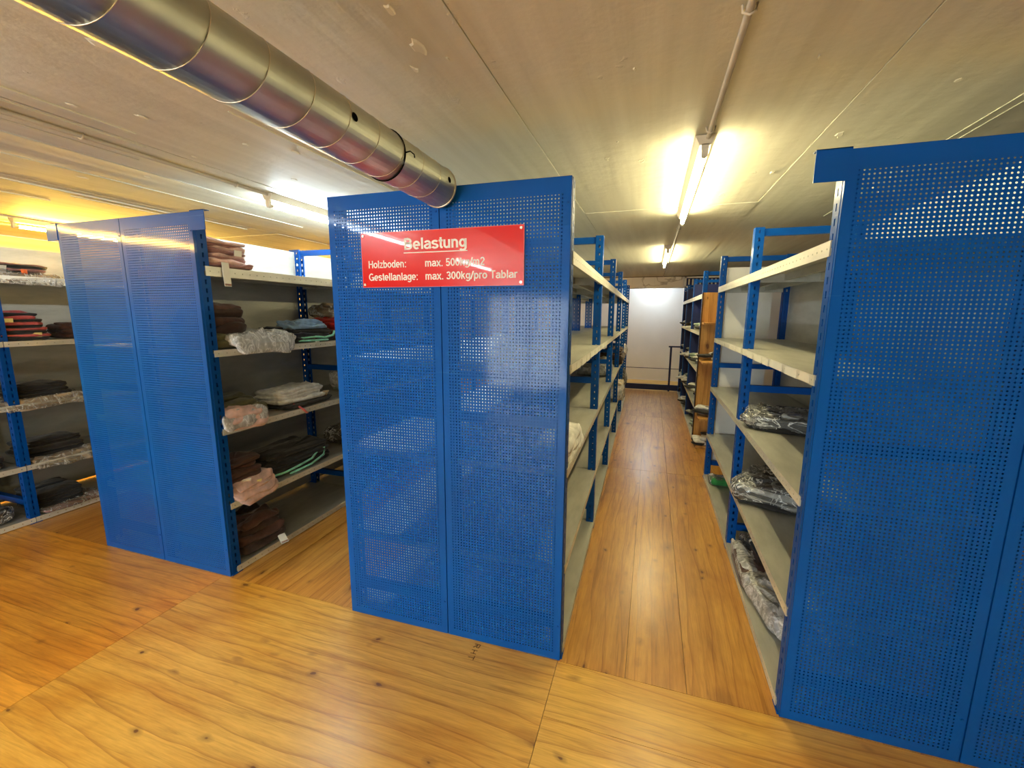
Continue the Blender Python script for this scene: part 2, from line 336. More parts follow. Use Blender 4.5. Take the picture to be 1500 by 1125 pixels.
# downstand beam with veined cladding at the far end of the aisle
beam = struct('trim_1', MB().box(XL, XR, 9.76, 10.0, 2.215, 2.44).mesh('trim', M['wall']))
xs = [XL+.02+.62*k for k in range(8)]+[-1.5, -.9, -.45, .0, .57]
xs = sorted(x for x in xs if x <= .57)
for a, b in zip(xs[:-1], xs[1:]): link('cladding_panel', MB().box(a+.003, b-.003, 9.745, 9.76, 2.21, 2.435).mesh('cladding_panel', M['marble']), beam)
link('gap_shadow_strip', MB().box(XL, XR, 9.75, 9.77, 2.436, 2.45).mesh('gap_shadow_strip', M['sub']), beam)  # dark strip painted in for the shade between beam and ceiling
v = empty('ventilation_grille', (.6, 9.74, 2.21), 'dark louvred transom grille with white slats above the far blue rack', 'grille')
link('frame', MB().box(0, 1.1, -.02, .01, 0, .03).box(0, 1.1, -.02, .01, .19, .22).box(0, .03, -.02, .01, 0, .22).box(1.07, 1.1, -.02, .01, 0, .22).mesh('frame', M['white']), v)
link('backing', MB().box(.03, 1.07, -.005, .005, .03, .19).mesh('backing', M['navy']), v)
sl = MB().box(-.012, .012, -.018, -.006, .05, .17).mesh('slat', M['white'])
for k in range(14): link('slat', sl, v, (.08+k*.072, 0, 0))

# ------------------------------------------------------------ shelving parts
HP = 2.2
def post_mesh(mat):
    mb = MB(); W_, D_ = .055, .058
    # x=0 is the aisle face
    mb.arr(*perf((0, D_/2, 0), (0, -1, 0), (0, 0, 1), D_, HP, 1, 44, .010, .026, .002, False))
    mb.arr(*perf((0, -D_/2, 0), (1, 0, 0), (0, 0, 1), W_, HP, 1, 44, .012, .022, .002, False))
    mb.arr(*perf((W_, D_/2, 0), (-1, 0, 0), (0, 0, 1), W_, HP, 1, 44, .012, .022, .002, False))
    mb.box(W_-.004, W_, -D_/2, -D_/2+.014, 0, HP); mb.box(W_-.004, W_, D_/2-.014, D_/2, 0, HP)
    mb.box(-.006, W_+.006, -D_/2-.006, D_/2+.006, 0, .006)
    return mb.mesh('post', mat)
POST = post_mesh(M['bluepost']); POSTN = POST
def bar_mesh(d): return MB().box(.05, d-.05, -.018, .018, -.022, .022).box(.03, .056, -.022, .022, -.045, .022).box(d-.056, d-.03, -.022, .022, -.045, .022).mesh('crossbar', M['bluepost'])
_sc = {}
def shelf_mesh(L, D, lip):
    """top surface at z 0; x from aisle lip 0 to D; y 0..L"""
    k = (round(L, 3), round(D, 3), lip)
    if k in _sc: return _sc[k]
    mb = MB(); t = .0025; e = .004
    mb.box(-e, D, .002, L-.002, -t, 0)
    np_ = 4                                     # folded planks that make up the deck: fine joints
    V, F = perf((-e-.0001, L-.002, -lip), (0, -1, 0), (0, 0, 1), L-.004, lip, max(8, int(L/.05)), 1, .007, .007, .0022, True)
    mb.arr(V, F)
    mb.box(-e, .014, .002, L-.002, -lip, -lip+.003)
    mb.box(D-.003, D, .002, L-.002, -lip, 0); mb.box(-e, D, .002, .005, -lip, 0); mb.box(-e, D, L-.005, L-.002, -lip, 0)
    mb.box(D*.33, D*.33+.02, .01, L-.01, -lip*.8, -t); mb.box(D*.66, D*.66+.02, .01, L-.01, -lip*.8, -t)
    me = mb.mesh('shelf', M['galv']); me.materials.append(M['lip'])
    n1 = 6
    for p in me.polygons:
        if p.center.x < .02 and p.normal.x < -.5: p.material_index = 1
    _sc[k] = me; return me
SHEET = None
def sheet_mesh():
    global SHEET
    if SHEET: return SHEET
    Wd, mg, tp, bt = .589, .030, .062, .035; nu = 36; pitch = (Wd-2*mg)/nu; nv = int((HP-tp-bt)/pitch)
    mb = MB(); h = HP-tp-bt
    mb.arr(*perf((mg, 0, bt), (1, 0, 0), (0, 0, 1), Wd-2*mg, h, nu, nv, .0062, .0062, .0015, True))
    mb.box(0, mg, 0, .0015, 0, HP); mb.box(Wd-mg, Wd, 0, .0015, 0, HP); mb.box(mg, Wd-mg, 0, .0015, 0, bt); mb.box(mg, Wd-mg, 0, .0015, HP-tp, HP)
    mb.box(0, .0015, 0, .022, 0, HP); mb.box(Wd-.0015, Wd, 0, .022, 0, HP); mb.box(0, Wd, 0, .02, HP-.0015, HP)
    SHEET = mb.mesh('perforated_sheet', M['blue']); return SHEET
BOLT = MB().tube([(0, 0, 0), (0, -.004, 0)], .006, 8).mesh('bolt', M['seam'])
BOLTB = MB().tube([(0, 0, 0), (0, -.003, 0)], .005, 8).mesh('bolt', M['bluepost'])
ZS = [.045, .47, .95, 1.43, 1.915]

def rack(name, label, x, side, halves, frames, panel=True, back=None, zs=ZS, rz=0, tabs=(), D=.5925, y0=1.805, endboard=False, labels=(), navy=(), width=None, shelf_skip=()):
    """x: aisle edge; side +1 rack extends to +x, local +x = away from aisle. frames: world-Y list of frame centres"""
    root = empty(name, (x, y0, 0), label, 'shelving', None, rz)
    Wt = D*halves
    for i, fy in enumerate(frames):
        y = fy-y0
        for hf in range(halves):
            for (px, rot) in ((hf*D, 0), ((hf+1)*D, math.pi)):
                link('post', POST, root, (side*px if side > 0 else -px, y, 0), rot if side > 0 else math.pi-rot)
            b = bar_key(D)
            for z in (HP-.03, 1.165, .165): link('crossbar', b, root, (side*hf*D if side > 0 else -(hf+1)*D, y, z))
    for (a, b) in zip(frames[:-1], frames[1:]):
        L = b-a
        for zi, z in enumerate(zs):
            for hf in range(halves):
                if (hf, zi, a) in shelf_skip: continue
                me = shelf_mesh(L, D if halves == 1 or hf == 0 else D, .055 if z > 1.8 else .04)
                # hf 0 has its lip on the aisle side, the rear half on the far side
                if side > 0: loc, r_ = ((0, a-y0, z), 0) if hf == 0 else ((Wt, b-y0, z), math.pi)
                else: loc, r_ = ((0, b-y0, z), math.pi) if hf == 0 else ((-Wt, a-y0, z), 0)
                s = link('shelf', me, root, loc, r_)
                if hf == 0 and zi in labels:
                    rn = random.Random(int(a*10)+zi); yy = .05
                    while yy < L-.12:
                        ln = rn.uniform(.09, .24); dz = rn.uniform(-.003, .001)
                        lm = MB().box(-.0062, -.0048, yy, min(L-.03, yy+ln), -.036+dz*2, -.004+dz).mesh('shelf_label', M['paper'])
                        link('shelf_label', lm, s); yy += ln+rn.uniform(.01, .06)
        if back:
            bx = side*(D*back)
            bm = MB().box(-.002, .002, .03, L-.03, .06, HP-.02).box(-.004, .004, .03, .045, .06, HP-.02).box(-.004, .004, L-.045, L-.03, .06, HP-.02).mesh('back_sheet', M['back'])
            link('back_sheet', bm, root, (bx, a-y0, 0))
    if panel:
        x_l = 0 if side > 0 else -Wt if panel == True else -Wt
        for k in range(2):
            sh = link('end_panel', sheet_mesh(), root, (x_l+k*D+.0015, 0, 0))
            for bx, bz in ((.575, .18), (.575, 2.1)): link('bolt', BOLTB, sh, (bx, 0, bz))
        for tx in tabs:
            link('corner_plate', MB().box(0, .105, -.004, .0, 2.1, 2.206).box(0, .105, -.004, .03, 2.203, 2.206).mesh('corner_plate', M['blue']), root, (tx, 0, 0))
    return root
_bk = {}
def bar_key(D):
    if D not in _bk: _bk[D] = bar_mesh(D)
    return _bk[D]

XM, XLft, XRt, XF = -.3335, -2.449, .5916, -4.56
rM = rack('shelving_rack', 'open double-sided blue rack whose perforated end panel carries the red load sign', XM, -1, 2,
     [1.85, 3.2, 4.55, 5.9, 7.25, 8.6], rz=R(.9), labels=(3,))
rL = rack('shelving_rack', 'blue rack with grey back sheets full of folded clothes, left of the red sign', XLft, -1, 2,
     [1.85, 3.15, 4.45, 5.8], back=1, tabs=(-.002-.003, -1.185-.10))
rR = rack('shelving_rack', 'nearly empty blue rack with corner plate, at the right edge of the photo', XRt, 1, 2,
     [1.85, 3.2, 4.6], back=1, tabs=(-.092,), labels=(3,))
link('end_board', MB().box(.07, .47, 2.85, 2.868, .12, 2.1).mesh('end_board', M['white']), rR)['label'] = 'white board closing the far end'
rF = rack('shelving_rack', 'blue rack in amber light along the left edge of the photo', XF, -1, 1,
     [.5, 1.85, 3.15, 4.45], panel=False, back=1)
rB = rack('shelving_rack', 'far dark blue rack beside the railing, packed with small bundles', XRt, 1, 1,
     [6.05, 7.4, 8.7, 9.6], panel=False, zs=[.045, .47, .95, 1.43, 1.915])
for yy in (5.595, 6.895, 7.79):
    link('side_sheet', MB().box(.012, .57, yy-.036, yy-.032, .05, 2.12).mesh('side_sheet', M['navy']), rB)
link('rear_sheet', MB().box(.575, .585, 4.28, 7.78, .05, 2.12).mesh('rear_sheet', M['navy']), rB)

# pine shelf unit standing before the far rack
pu = empty('pine_shelf_unit', (.6, 5.62, 0), 'small light pine shelf unit with knotty back between the blue racks', 'shelf unit')
link('back_board', MB().box(.0, .56, .36, .378, 0, 1.93).mesh('back_board', M['pine']), pu)
link('edge_strip', MB().box(-.012, .0, .345, .385, 0, 1.93).mesh('edge_strip', M['sub']), pu)
PSZ = [1.56, 1.09, .40]
for k, z in enumerate(PSZ):
    s = link('shelf', MB().box(-.0, .56, -.08 if k else .06, .358, z-.022, z).mesh('shelf', M['pine']), pu)
link('side_board', MB().box(.545, .56, .1, .36, 0, 1.93).mesh('side_board', M['pine']), pu)
link('base_board', MB().box(0, .545, .02, .358, 0, .03).mesh('base_board', M['pine']), pu)

# ------------------------------------------------------------ red load sign
sg = empty('load_sign', (-1.331, 1.781, 1.774), 'red plate with white German load limits screwed to the middle blue panel', 'sign', None, R(.9))
SW, SH = .800, .247
link('plate', MB().box(0, SW, 0, .004, 0, SH).mesh('plate', M['red']), sg)
link('edge', MB().box(-.0015, 0, 0, .004, 0, SH).box(SW, SW+.0015, 0, .004, 0, SH).box(0, SW, 0, .004, -.0015, 0).box(0, SW, 0, .004, SH, SH+.0015).mesh('edge', M['pink']), sg)
def arc(cx, cy, rx, ry, a0, a1, n=14):
    return [(cx+rx*math.cos(R(a0+(a1-a0)*k/n)), cy+ry*math.sin(R(a0+(a1-a0)*k/n))) for k in range(n+1)]
G = {   # centre lines of a plain bold grotesque; cap height 1, x height .74: (advance, strokes)
 'B': (.74, [[(.12, 0), (.12, 1)], [(.05, .93), (.36, .93)]+arc(.36, .745, .2, .185, 90, -90)+[(.12, .56)], [(.12, .54), (.38, .54)]+arc(.38, .305, .23, .235, 90, -90)+[(.05, .07)]]),
 'H': (.76, [[(.13, 0), (.13, 1)], [(.63, 0), (.63, 1)], [(.1, .54), (.65, .54)]]),
 'G': (.80, [arc(.40, .5, .31, .43, 48, 345)+[(.69, .42)], [(.42, .44), (.75, .44)], [(.70, .46), (.70, .02)]]),
 'T': (.66, [[(.02, .93), (.64, .93)], [(.33, .9), (.33, 0)]]),
 'e': (.60, [[(.08, .36), (.51, .36)]+arc(.295, .37, .22, .30, 0, 310)]),
 'l': (.28, [[(.14, 0), (.14, 1)]]),
 'a': (.60, [arc(.29, .50, .19, .17, 165, 0)+[(.48, .12), (.54, .02)], [(.47, .43), (.26, .39)]+arc(.25, .215, .17, .15, 100, 280)+[(.36, .09), (.47, .2)]]),
 's': (.56, [arc(.28, .53, .19, .14, 20, 240)+[(.28, .38)]+arc(.28, .215, .2, .15, 60, -165)]),
 't': (.34, [[(.17, .95), (.17, .18), (.21, .09), (.32, .07)], [(.02, .67), (.32, .67)]]),
 'u': (.61, [[(.12, .74), (.12, .28)]+arc(.29, .26, .17, .19, 180, 340), [(.48, .74), (.48, 0)]]),
 'n': (.61, [[(.12, 0), (.12, .74)], arc(.29, .47, .18, .2, 160, 0)+[(.47, 0)]]),
 'm': (.90, [[(.12, 0), (.12, .74)], arc(.27, .50, .16, .17, 165, 0)+[(.43, 0)], arc(.60, .50, .16, .17, 165, 0)+[(.76, 0)]]),
 'g': (.62, [arc(.28, .39, .19, .28, 0, 360), [(.50, .74), (.50, -.04)]+arc(.29, -.05, .2, .16, 0, -160)]),
 'd': (.62, [arc(.28, .37, .19, .30, 0, 360), [(.50, 1), (.50, 0)]]),
 'b': (.62, [arc(.33, .37, .19, .30, 0, 360), [(.12, 1), (.12, 0)]]),
 'p': (.62, [arc(.33, .37, .19, .30, 0, 360), [(.12, .74), (.12, -.27)]]),
 'o': (.62, [arc(.31, .37, .22, .30, 0, 360)]),
 'z': (.52, [[(.04, .67), (.43, .67), (.08, .07), (.48, .07)]]),
 'r': (.40, [[(.12, 0), (.12, .74)], arc(.32, .45, .2, .22, 175, 95)+[(.39, .67)]]),
 'k': (.58, [[(.12, 0), (.12, 1)], [(.46, .74), (.14, .36)], [(.24, .46), (.50, 0)]]),
 'x': (.56, [[(.06, .74), (.50, 0)], [(.50, .74), (.06, 0)]]),
 '5': (.60, [[(.50, .93), (.16, .93), (.12, .50)]+arc(.29, .33, .21, .26, 130, -150)]),
 '0': (.60, [arc(.30, .5, .20, .43, 0, 360)]),
 '3': (.60, [arc(.29, .72, .19, .21, 160, -80)+[(.24, .52)], arc(.29, .29, .21, .22, 90, -160)]),
 '2': (.60, [arc(.29, .70, .19, .23, 170, -25)+[(.10, .09)], [(.06, .07), (.52, .07)]]),
 '/': (.34, [[(.02, -.02), (.32, 1)]]), '.': (.30, [[(.15, 0), (.15, .15)]]), ':': (.32, [[(.16, 0), (.16, .15)], [(.16, .56), (.16, .71)]]), ' ': (.30, [])}
def text(s, x, z, cap, width, wt=.075):
    tot = sum(G[c][0] for c in s); kx = width/tot; mb = MB(); px = 0
    for c in s:
        for st in G[c][1]:
            P = [Vector((px+a, b)) for a, b in st]; n = len(P); closed = (P[0]-P[-1]).length < 1e-4
            base = len(mb.v)
            for i in range(n):
                d0 = P[i]-P[i-1] if i else (P[-1]-P[-2] if closed else P[1]-P[0])
                d1 = P[i+1]-P[i] if i < n-1 else (P[1]-P[0] if closed else P[-1]-P[-2])
                d = (d0.normalized()+d1.normalized()).normalized(); nm = Vector((-d.y, d.x)); m_ = min(1.3, 1/max(.6, nm.dot(Vector((-d1.y, d1.x)).normalized())))
                for sg_ in (1, -1): q = P[i]+nm*wt*m_*sg_; mb.v.append((x+q.x*kx, -.0008, z+q.y*cap))
            for i in range(n-1): a = base+2*i; mb.f.append((a, a+1, a+3, a+2))
        px += G[c][0]
    return link('lettering', mb.mesh('lettering', M['txt']), sg)
text('Belastung', .228, .166, .050, .314, .082)
link('underline', MB().box(.226, .543, -.001, 0, .150, .154).mesh('underline', M['txt']), sg)
text('Holzboden:', .034, .088, .034, .205)
text('max. 500kg/m2', .333, .088, .034, .292)
text('Gestellanlage:', .034, .030, .034, .264)
text('max. 300kg/pro Tablar', .333, .030, .034, .440)
for bx, bz in ((.012, .235), (.788, .235), (.012, .012), (.788, .012)): link('bolt', BOLT, sg, (bx, 0, bz))

# ------------------------------------------------------------ duct
du = empty('ventilation_duct', (-.905, -4.5, 2.187), 'round galvanised spiral duct hanging under the ceiling', 'duct')
DR, DL = .0815, 6.255
mb = MB(); nn = 40
ring = lambda y, r: [(r*math.cos(k*2*math.pi/nn), y, r*math.sin(k*2*math.pi/nn)) for k in range(nn)]
V = ring(0, DR)+ring(DL, DR)+ring(DL, DR-.003)+ring(0, DR-.003); F = []
for s_ in range(4):
    for k in range(nn):
        a = s_*nn+k; b = s_*nn+(k+1) % nn; c = ((s_+1) % 4)*nn; F.append((a, c+k, c+(k+1) % nn, b))
mb.arr(V, F); o = link('pipe_wall', mb.mesh('pipe_wall', M['steel'], True), du)
PT = .1335; seam = []; nseg = int(DL/PT*36)
for k in range(nseg+1):
    a = k*2*math.pi/36; y = -.044+k*PT/36
    if y < .005: continue
    if y > DL-.03: break
    seam.append((DR*math.cos(a-1.0), y, DR*math.sin(a-1.0)))
link('spiral_seam', MB().tube(seam, .0013, 5).mesh('spiral_seam', M['seam'], True), du)
link('rim', MB().arr(*(lambda: (ring(DL-.006, DR+.0035)+ring(DL+.001, DR+.0035)+ring(DL+.001, DR-.004)+ring(DL-.006, DR-.004), F))()).mesh('rim', M['seam'], True), du)
def disc_on_duct(y, ang, r):
    mb = MB(); pts = []
    for k in range(16):
        a = k*2*math.pi/16; yy = y+r*math.cos(a); aa = ang+r*math.sin(a)/DR
        pts.append(((DR+.0012)*math.cos(aa), yy, (DR+.0012)*math.sin(aa)))
    mb.v = pts+[((DR-.01)*math.cos(ang), y, (DR-.01)*math.sin(ang))]; mb.f = [(k, (k+1) % 16, 16) for k in range(16)]+[tuple(range(16))]
    return mb
for y in (5.602, 6.196): link('screw_hole', disc_on_duct(y, R(5), .012).mesh('screw_hole', M['black']), du)
st = [(math.cos(a)*(DR+.002), 5.86, math.sin(a)*(DR+.002)) for a in [k*2*math.pi/40 for k in range(41)]]
link('clamp_band', MB().tube(st, .002, 6).mesh('clamp_band', M['black'], True), du)
hook = [(DR+.002, 5.86, .0), (DR+.014, 5.87, .006), (DR+.02, 5.885, .0), (DR+.016, 5.895, -.006)]
link('clamp_hook', MB().tube(hook, .0022, 6).mesh('clamp_hook', M['black'], True), du)
for y in (3.2, .9):
    link('hanger_rod', MB().tube([(-.05, y, DR*.7), (-.05, y, CZ-2.187)], .003, 8).mesh('hanger_rod', M['seam']), du)

# ------------------------------------------------------------ light fittings and conduits
def fitting(x, y0, mat, label, L=1.56, drop=.0):
    r_ = empty('tube_light', (x, y0, CZ), label, 'light fitting', 'tube lights under the ceiling')
    link('housing', MB().prism([(-.045, -.003), (.045, -.003), (.024, -.045), (-.024, -.045)], 0, L).mesh('housing', M['beige']), r_)
    hm = MB().prism([(-.016, -.04), (.016, -.04), (.013, -.088), (.007, -.096), (-.007, -.096), (-.013, -.088)], 0, .018).mesh('lamp_holder', M['beige'])
    link('lamp_holder', hm, r_, (0, .0, 0)); link('lamp_holder', hm, r_, (0, L-.018, 0))
    link('tube', MB().tube([(0, .04, -.078), (0, L-.04, -.078)], .013, 16, False).mesh('tube', mat, True), r_)
    cm = MB().tube([(0, 0, -.078), (0, .024, -.078)], .0135, 12).mesh('tube_cap', M['seam'])
    link('tube_cap', cm, r_, (0, .018, 0)); link('tube_cap', cm, r_, (0, L-.042, 0))
    return r_
fitting(.185, 2.23, M['tube_warm'], 'lit warm tube light over the aisle, nearest of that row', 1.6)
fitting(.0, 10.15, M['tube_cool'], 'added cool tube light, unseen behind the far beam, brightening the rear wall', 1.2)  # unseen lamp, added to brighten the rear wall
fitting(.13, 5.45, M['tube_warm'], 'lit tube light at the far end of the aisle', 1.7)
fitting(-2.51, 2.38, M['tube_cool'], 'lit cool white tube light between the left rack and the red sign')
fitting(-5.22, 2.30, M['tube_amber'], 'lit amber tube light at the far left behind the blue panel corner')
for x, y, mt, s_ in ((.21, -1.9, 'tube_warm', 'right'), (.21, -4.2, 'tube_warm', 'right, rear'), (-2.45, -.72, 'tube_old', 'middle'), (-2.45, -3.4, 'tube_old', 'middle, rear'),
                   (-5.0, -.3, 'tube_amber', 'left'), (-2.5, 5.3, 'tube_cool', 'far middle'), (-5.2, 5.3, 'tube_amber', 'far left')):
    fitting(x, y, M[mt], 'lit ceiling tube light outside the photograph, %s row' % s_)
for nm, x, dx, lab in (('right', .215, -.012, 'grey conduit running along the ceiling above the wood-floored aisle'), ('middle', -2.455, -.03, 'grey conduit running along the ceiling left of the duct'),
                 ('left', -5.1, -.03, 'grey conduit at the far left feeding the amber light')):
    c = empty('conduit', (x, -4.6, CZ-.014), lab, 'conduit', None, math.atan(-dx/ 2.2)*.55)
    link('pipe_run', MB().tube([(0, 0, 0), (0, 14.2, 0)], .010, 10).mesh('pipe_run', M['pvc'], True), c)
    cl = MB().tube([(-.018, 0, .012), (-.016, 0, -.006), (0, 0, -.014), (.016, 0, -.006), (.018, 0, .012)], .0035, 6).mesh('pipe_clip', M['beige'], True)
    for y in (.8, 1.9, 3.1, 4.4, 5.98, 6.75, 9.0, 11.0): link('pipe_clip', cl, c, (0, y, 0))

# ------------------------------------------------------------ railing at the end of the aisle
rl = empty('railing', (.42, 9.8, 0), 'dark blue tubular railing with kick board at the far end of the aisle', 'railing')
link('post', MB().box(-.02, .02, -.02, .02, 0, .99).mesh('post', M['navy']), rl)
link('top_rail', MB().box(-.05, 1.2, -.02, .02, .96, .99).mesh('top_rail', M['navy']), rl)
link('mid_rail', MB().tube([(-1.6, 0, .5), (1.2, 0, .49)], .007, 8).mesh('mid_rail', M['navy']), rl)
link('kick_board', MB().box(-1.9, 1.2, -.015, .015, 0.02, .14).mesh('kick_board', M['navy']), rl)
link('post', MB().box(-1.92, -1.88, -.02, .02, 0, .99).mesh('post', M['navy']), rl)

# pencil marks on the floor board under the sign
fl = [o for o in bpy.data.objects if o.name.startswith('floor_board')]
def strokes(x, y, segs, s=.03):
    mb = MB()
    for (a, b, c, d) in segs:
        # letters run towards the camera, tops to the left
        p = Vector((x+b*s, y-a*s, .0006)); q = Vector((x+d*s, y-c*s, .0006)); mb.tube([p, q], .0016, 4)
    return mb
for (yy, sg_) in ((1.775, [(0, 0, 0, 1), (0, 1, .7, .9), (.7, .9, .7, .55), (.7, .55, 0, .5), (.2, .5, .8, 0)]),
                  (1.735, [(0, 0, 0, 1), (.7, 0, .7, 1), (0, .5, .7, .5)]), (1.70, [(0, 1, .8, 1), (.4, 0, .4, 1)])):
    mk = strokes(-.765, yy, sg_).mesh('ink_mark', M['ink']); link('ink_mark', mk, floor)

# ------------------------------------------------------------ clothes
def pillow(w_, d_, h_, seed, wr=.006, e=.32, nu=64, nv=14, freq=10, droop=None, sag=0):
    """closed soft slab, base on z=0, centred in xy"""
    rn = random.Random(seed); ox = rn.uniform(0, 50)
    V = []
    sg1 = lambda a, p: math.copysign(abs(a)**p, a)
    for j in range(nv+1):
        th = -math.pi/2+math.pi*j/nv
        for i in range(nu):
            ph = 2*math.pi*i/nu
            x = w_/2*sg1(math.cos(ph), e)*sg1(math.cos(th), .45); y = d_/2*sg1(math.sin(ph), e)*sg1(math.cos(th), .45); z = h_/2+h_/2*sg1(math.sin(th), .8)
            nz = noise.noise(Vector((x*freq+ox, y*freq, z*6+seed*.37))); n2 = noise.noise(Vector((x*freq*2.7+ox, y*freq*1.3, z*14+5)))
            rg = 1-abs(noise.noise(Vector((x*freq*1.4+7, y*freq*.8+ox, 2.2))))*2
            k = 0 if j < nv/2-1 else 1
            z += k*(wr*1.6*nz+wr*.9*n2+wr*1.3*rg); lat = 1+.12*nz+.07*n2
            x *= lat; y *= lat
            V.append([x, y, max(z, 0.0)])
    F = []
    for j in range(nv):
        for i in range(nu): a = j*nu+i; b = j*nu+(i+1) % nu; F.append((a, b, b+nu, a+nu))
    return V, F
def bend(V, edge, k, axis=0, sgn=1):
    for p in V:
        d_ = sgn*p[axis]-edge
        if d_ > 0: p[2] -= k*d_; p[axis] -= sgn*d_*.35
    return V
def shift(V, dx, dy, dz, rz=0):
    c, s = math.cos(rz), math.sin(rz); return [[p[0]*c-p[1]*s+dx, p[0]*s+p[1]*c+dy, p[2]+dz] for p in V]
def tagmesh(l=.085, w=.04, sag=.0):
    return MB().box(-w/2, w/2, -.001, .001, -l, 0)
TAGM = {}
def price_tag(parent, loc, rz, tilt=0, c='paper', l=.08, w=.038):
    k = (c, l, w)
    if k not in TAGM: TAGM[k] = MB().box(-w/2, w/2, -.0012, .0012, -l, 0).mesh('hang_tag', M[c])
    o = link('hang_tag', TAGM[k], parent, loc, rz); o.rotation_euler = (tilt, 0, rz)
    if l > .05:
        kk = (c, l, w, 's')
        if kk not in TAGM: TAGM[kk] = MB().box(-w/2+.002, w/2-.002, -.0022, -.0012, -l+.004, -l+.016).mesh('barcode_sticker', cloth('tagstripe', (.35, .2, .15)))
        link('barcode_sticker', TAGM[kk], o)
    return o
COL = dict(mauve=(.34, .17, .16), pinkc=(.74, .50, .46), brown=(.075, .030, .022), dbrown=(.035, .014, .010), blackc=(.010, .010, .012), navyc=(.012, .016, .04), olive=(.13, .12, .05),
           whitec=(.78, .78, .77), greyc=(.40, .42, .41), ltblue=(.32, .50, .80), mint=(.30, .80, .60), redc=(.45, .012, .010), sand=(.45, .36, .26), rose=(.55, .10, .10),
           orange=(.85, .16, .04), green=(.02, .22, .05), sage=(.30, .38, .33), leopard=(.20, .10, .05), yellowt=(.75, .65, .25))
for k, c in COL.items(): cloth(k, c)
def garment(name, label, cat, loc, w_, d_, h_, col, seed, rz=0, layers=3, wr=.006, film=None, edge=None, group=None, tags=(), freq=9, second=None, sgn=1, flmscale=1.10):
    root = empty(name, loc, label, cat, group, rz); rn = random.Random(seed)
    lh = h_/layers
    mbs = {}
    for i in range(layers):
        s = 1-.03*i+rn.uniform(-.04, .04)
        V, F = pillow(w_*s, d_*s, lh*1.25, seed*7+i, wr, freq=freq)
        V = shift(V, rn.uniform(-.012, .012), rn.uniform(-.015, .015), lh*i*.92, rn.uniform(-.06, .06))
        if edge is not None: V = bend(V, edge, 1.2, 0, sgn)
        c = second if (second and i % 2) else col
        mbs.setdefault(c, MB()).arr(V, F)
    for c, mb in mbs.items():
        o = link('folded_fabric', mb.mesh('folded_fabric', M[c], True), root)
    if layers > 1:
        fw_ = w_*rn.uniform(.45, .6); V, F = pillow(fw_, d_*.86, lh*.7, seed*31, wr*.9, e=.24, freq=freq*1.2)
        V = shift(V, (w_-fw_)*.42*(1 if rn.random() > .3 else -1), rn.uniform(-.01, .01), lh*layers*.93, rn.uniform(-.12, .12))
        if edge is not None: V = bend(V, edge, 1.2, 0, sgn)
        link('folded_flap', MB().arr(V, F).mesh('folded_flap', M[second or col], True), root)
    if film:
        V, F = pillow(w_*flmscale, d_*flmscale, h_*1.12+.006, seed*13+5, .012, freq=17, nu=56, nv=16)
        if edge is not None: V = bend(V, edge, 1.1, 0, sgn)
        link('plastic_bag', MB().arr(V, F).mesh('plastic_bag', M[film]), root)
    for t_ in tags: price_tag(root, *t_)
    return root
def strap(root, pts, c, r_=.004): return link('strap', MB().tube(pts, r_, 6).mesh('strap', M[c], True), root)

XE = XLft      # aisle edge of left rack; clothes lie at x < XE
def gl(name, label, x, y, z, *a, **k): return garment(name, label, 'clothes' if 'bag' not in name else 'bagged clothes', (x, y, z+.001), *a, **k)
# top shelf
t0 = gl('folded_trousers', 'dusty pink folded trousers with hanging tag, on the top shelf of the left rack', XE-.17, 2.03, 1.915, .34, .30, .15, 'mauve', 1, layers=7, second='pinkc', wr=.008,
        tags=(((.185, .03, .11), R(90), R(8), 'paper', .035, .05), ((.18, -.06, .03), R(90), R(-4), 'paper', .14, .045)))
# second shelf
gl('folded_garment', 'dark brown garment heaped over an olive one, second shelf of the left rack', XE-.22, 2.01, 1.51, .34, .26, .16, 'dbrown', 2, layers=3, second='brown', wr=.012)
gl('folded_garment', 'olive garment under the dark brown heap, second shelf of the left rack', XE-.20, 2.03, 1.43, .36, .30, .085, 'olive', 3, layers=2, wr=.010,
   tags=(((.17, -.03, .085), R(75), R(20), 'paper', .07, .05), ((.16, .06, .08), R(100), R(30), 'yellowt', .04, .04)))
gl('bagged_garment', 'grey garments in crumpled clear bags spilling over the shelf edge', XE-.13, 2.22, 1.43, .36, .46, .075, 'greyc', 4, layers=2, film='milk', edge=.13, wr=.012, second='whitec',
   tags=(((.12, -.12, .08), R(60), R(50)), ((.15, .05, .07), R(120), R(60))))
gl('folded_garment', 'black garment with mint straps, second shelf of the left rack', XE-.22, 2.70, 1.43, .36, .48, .09, 'blackc', 5, layers=3, second='navyc', wr=.010,
   tags=(((.19, -.02, .03), R(80), R(70), 'sand', .07, .03), ((.20, .0, .02), R(95), R(-10), 'paper', .04, .05)))
s5 = bpy.data.objects[-1] if False else [o for o in C.objects if o.get('label', '').startswith('black garment with mint')][0]
strap(s5, [(.16, -.24, .05), (.185, -.12, .035), (.19, 0, .04), (.19, .1, .03), (.2, .18, .045), (.19, .21, .075)], 'mint', .009)
strap(s5, [(.16, -.22, .02), (.20, -.12, .015), (.20, .0, .012), (.2, .12, .012)], 'mint', .008)
gl('folded_garment', 'light blue garment lying on the black one, second shelf of the left rack', XE-.20, 2.74, 1.525, .22, .36, .045, 'ltblue', 6, layers=2, wr=.014)
gl('folded_garment', 'red garment with cream top behind the light blue one', XE-.24, 3.18, 1.43, .34, .34, .17, 'redc', 7, layers=4, second='redc', wr=.012)
gl('bagged_garment', 'cream garment in a bag lying on the red one', XE-.27, 3.2, 1.60, .28, .30, .10, 'sand', 8, layers=2, film='film', wr=.012)
gl('folded_garment', 'brown leopard patterned garment at the shelf edge by the red sign panel', XE-.10, 3.05, 1.43, .16, .20, .055, 'leopard', 9, layers=2, wr=.008)
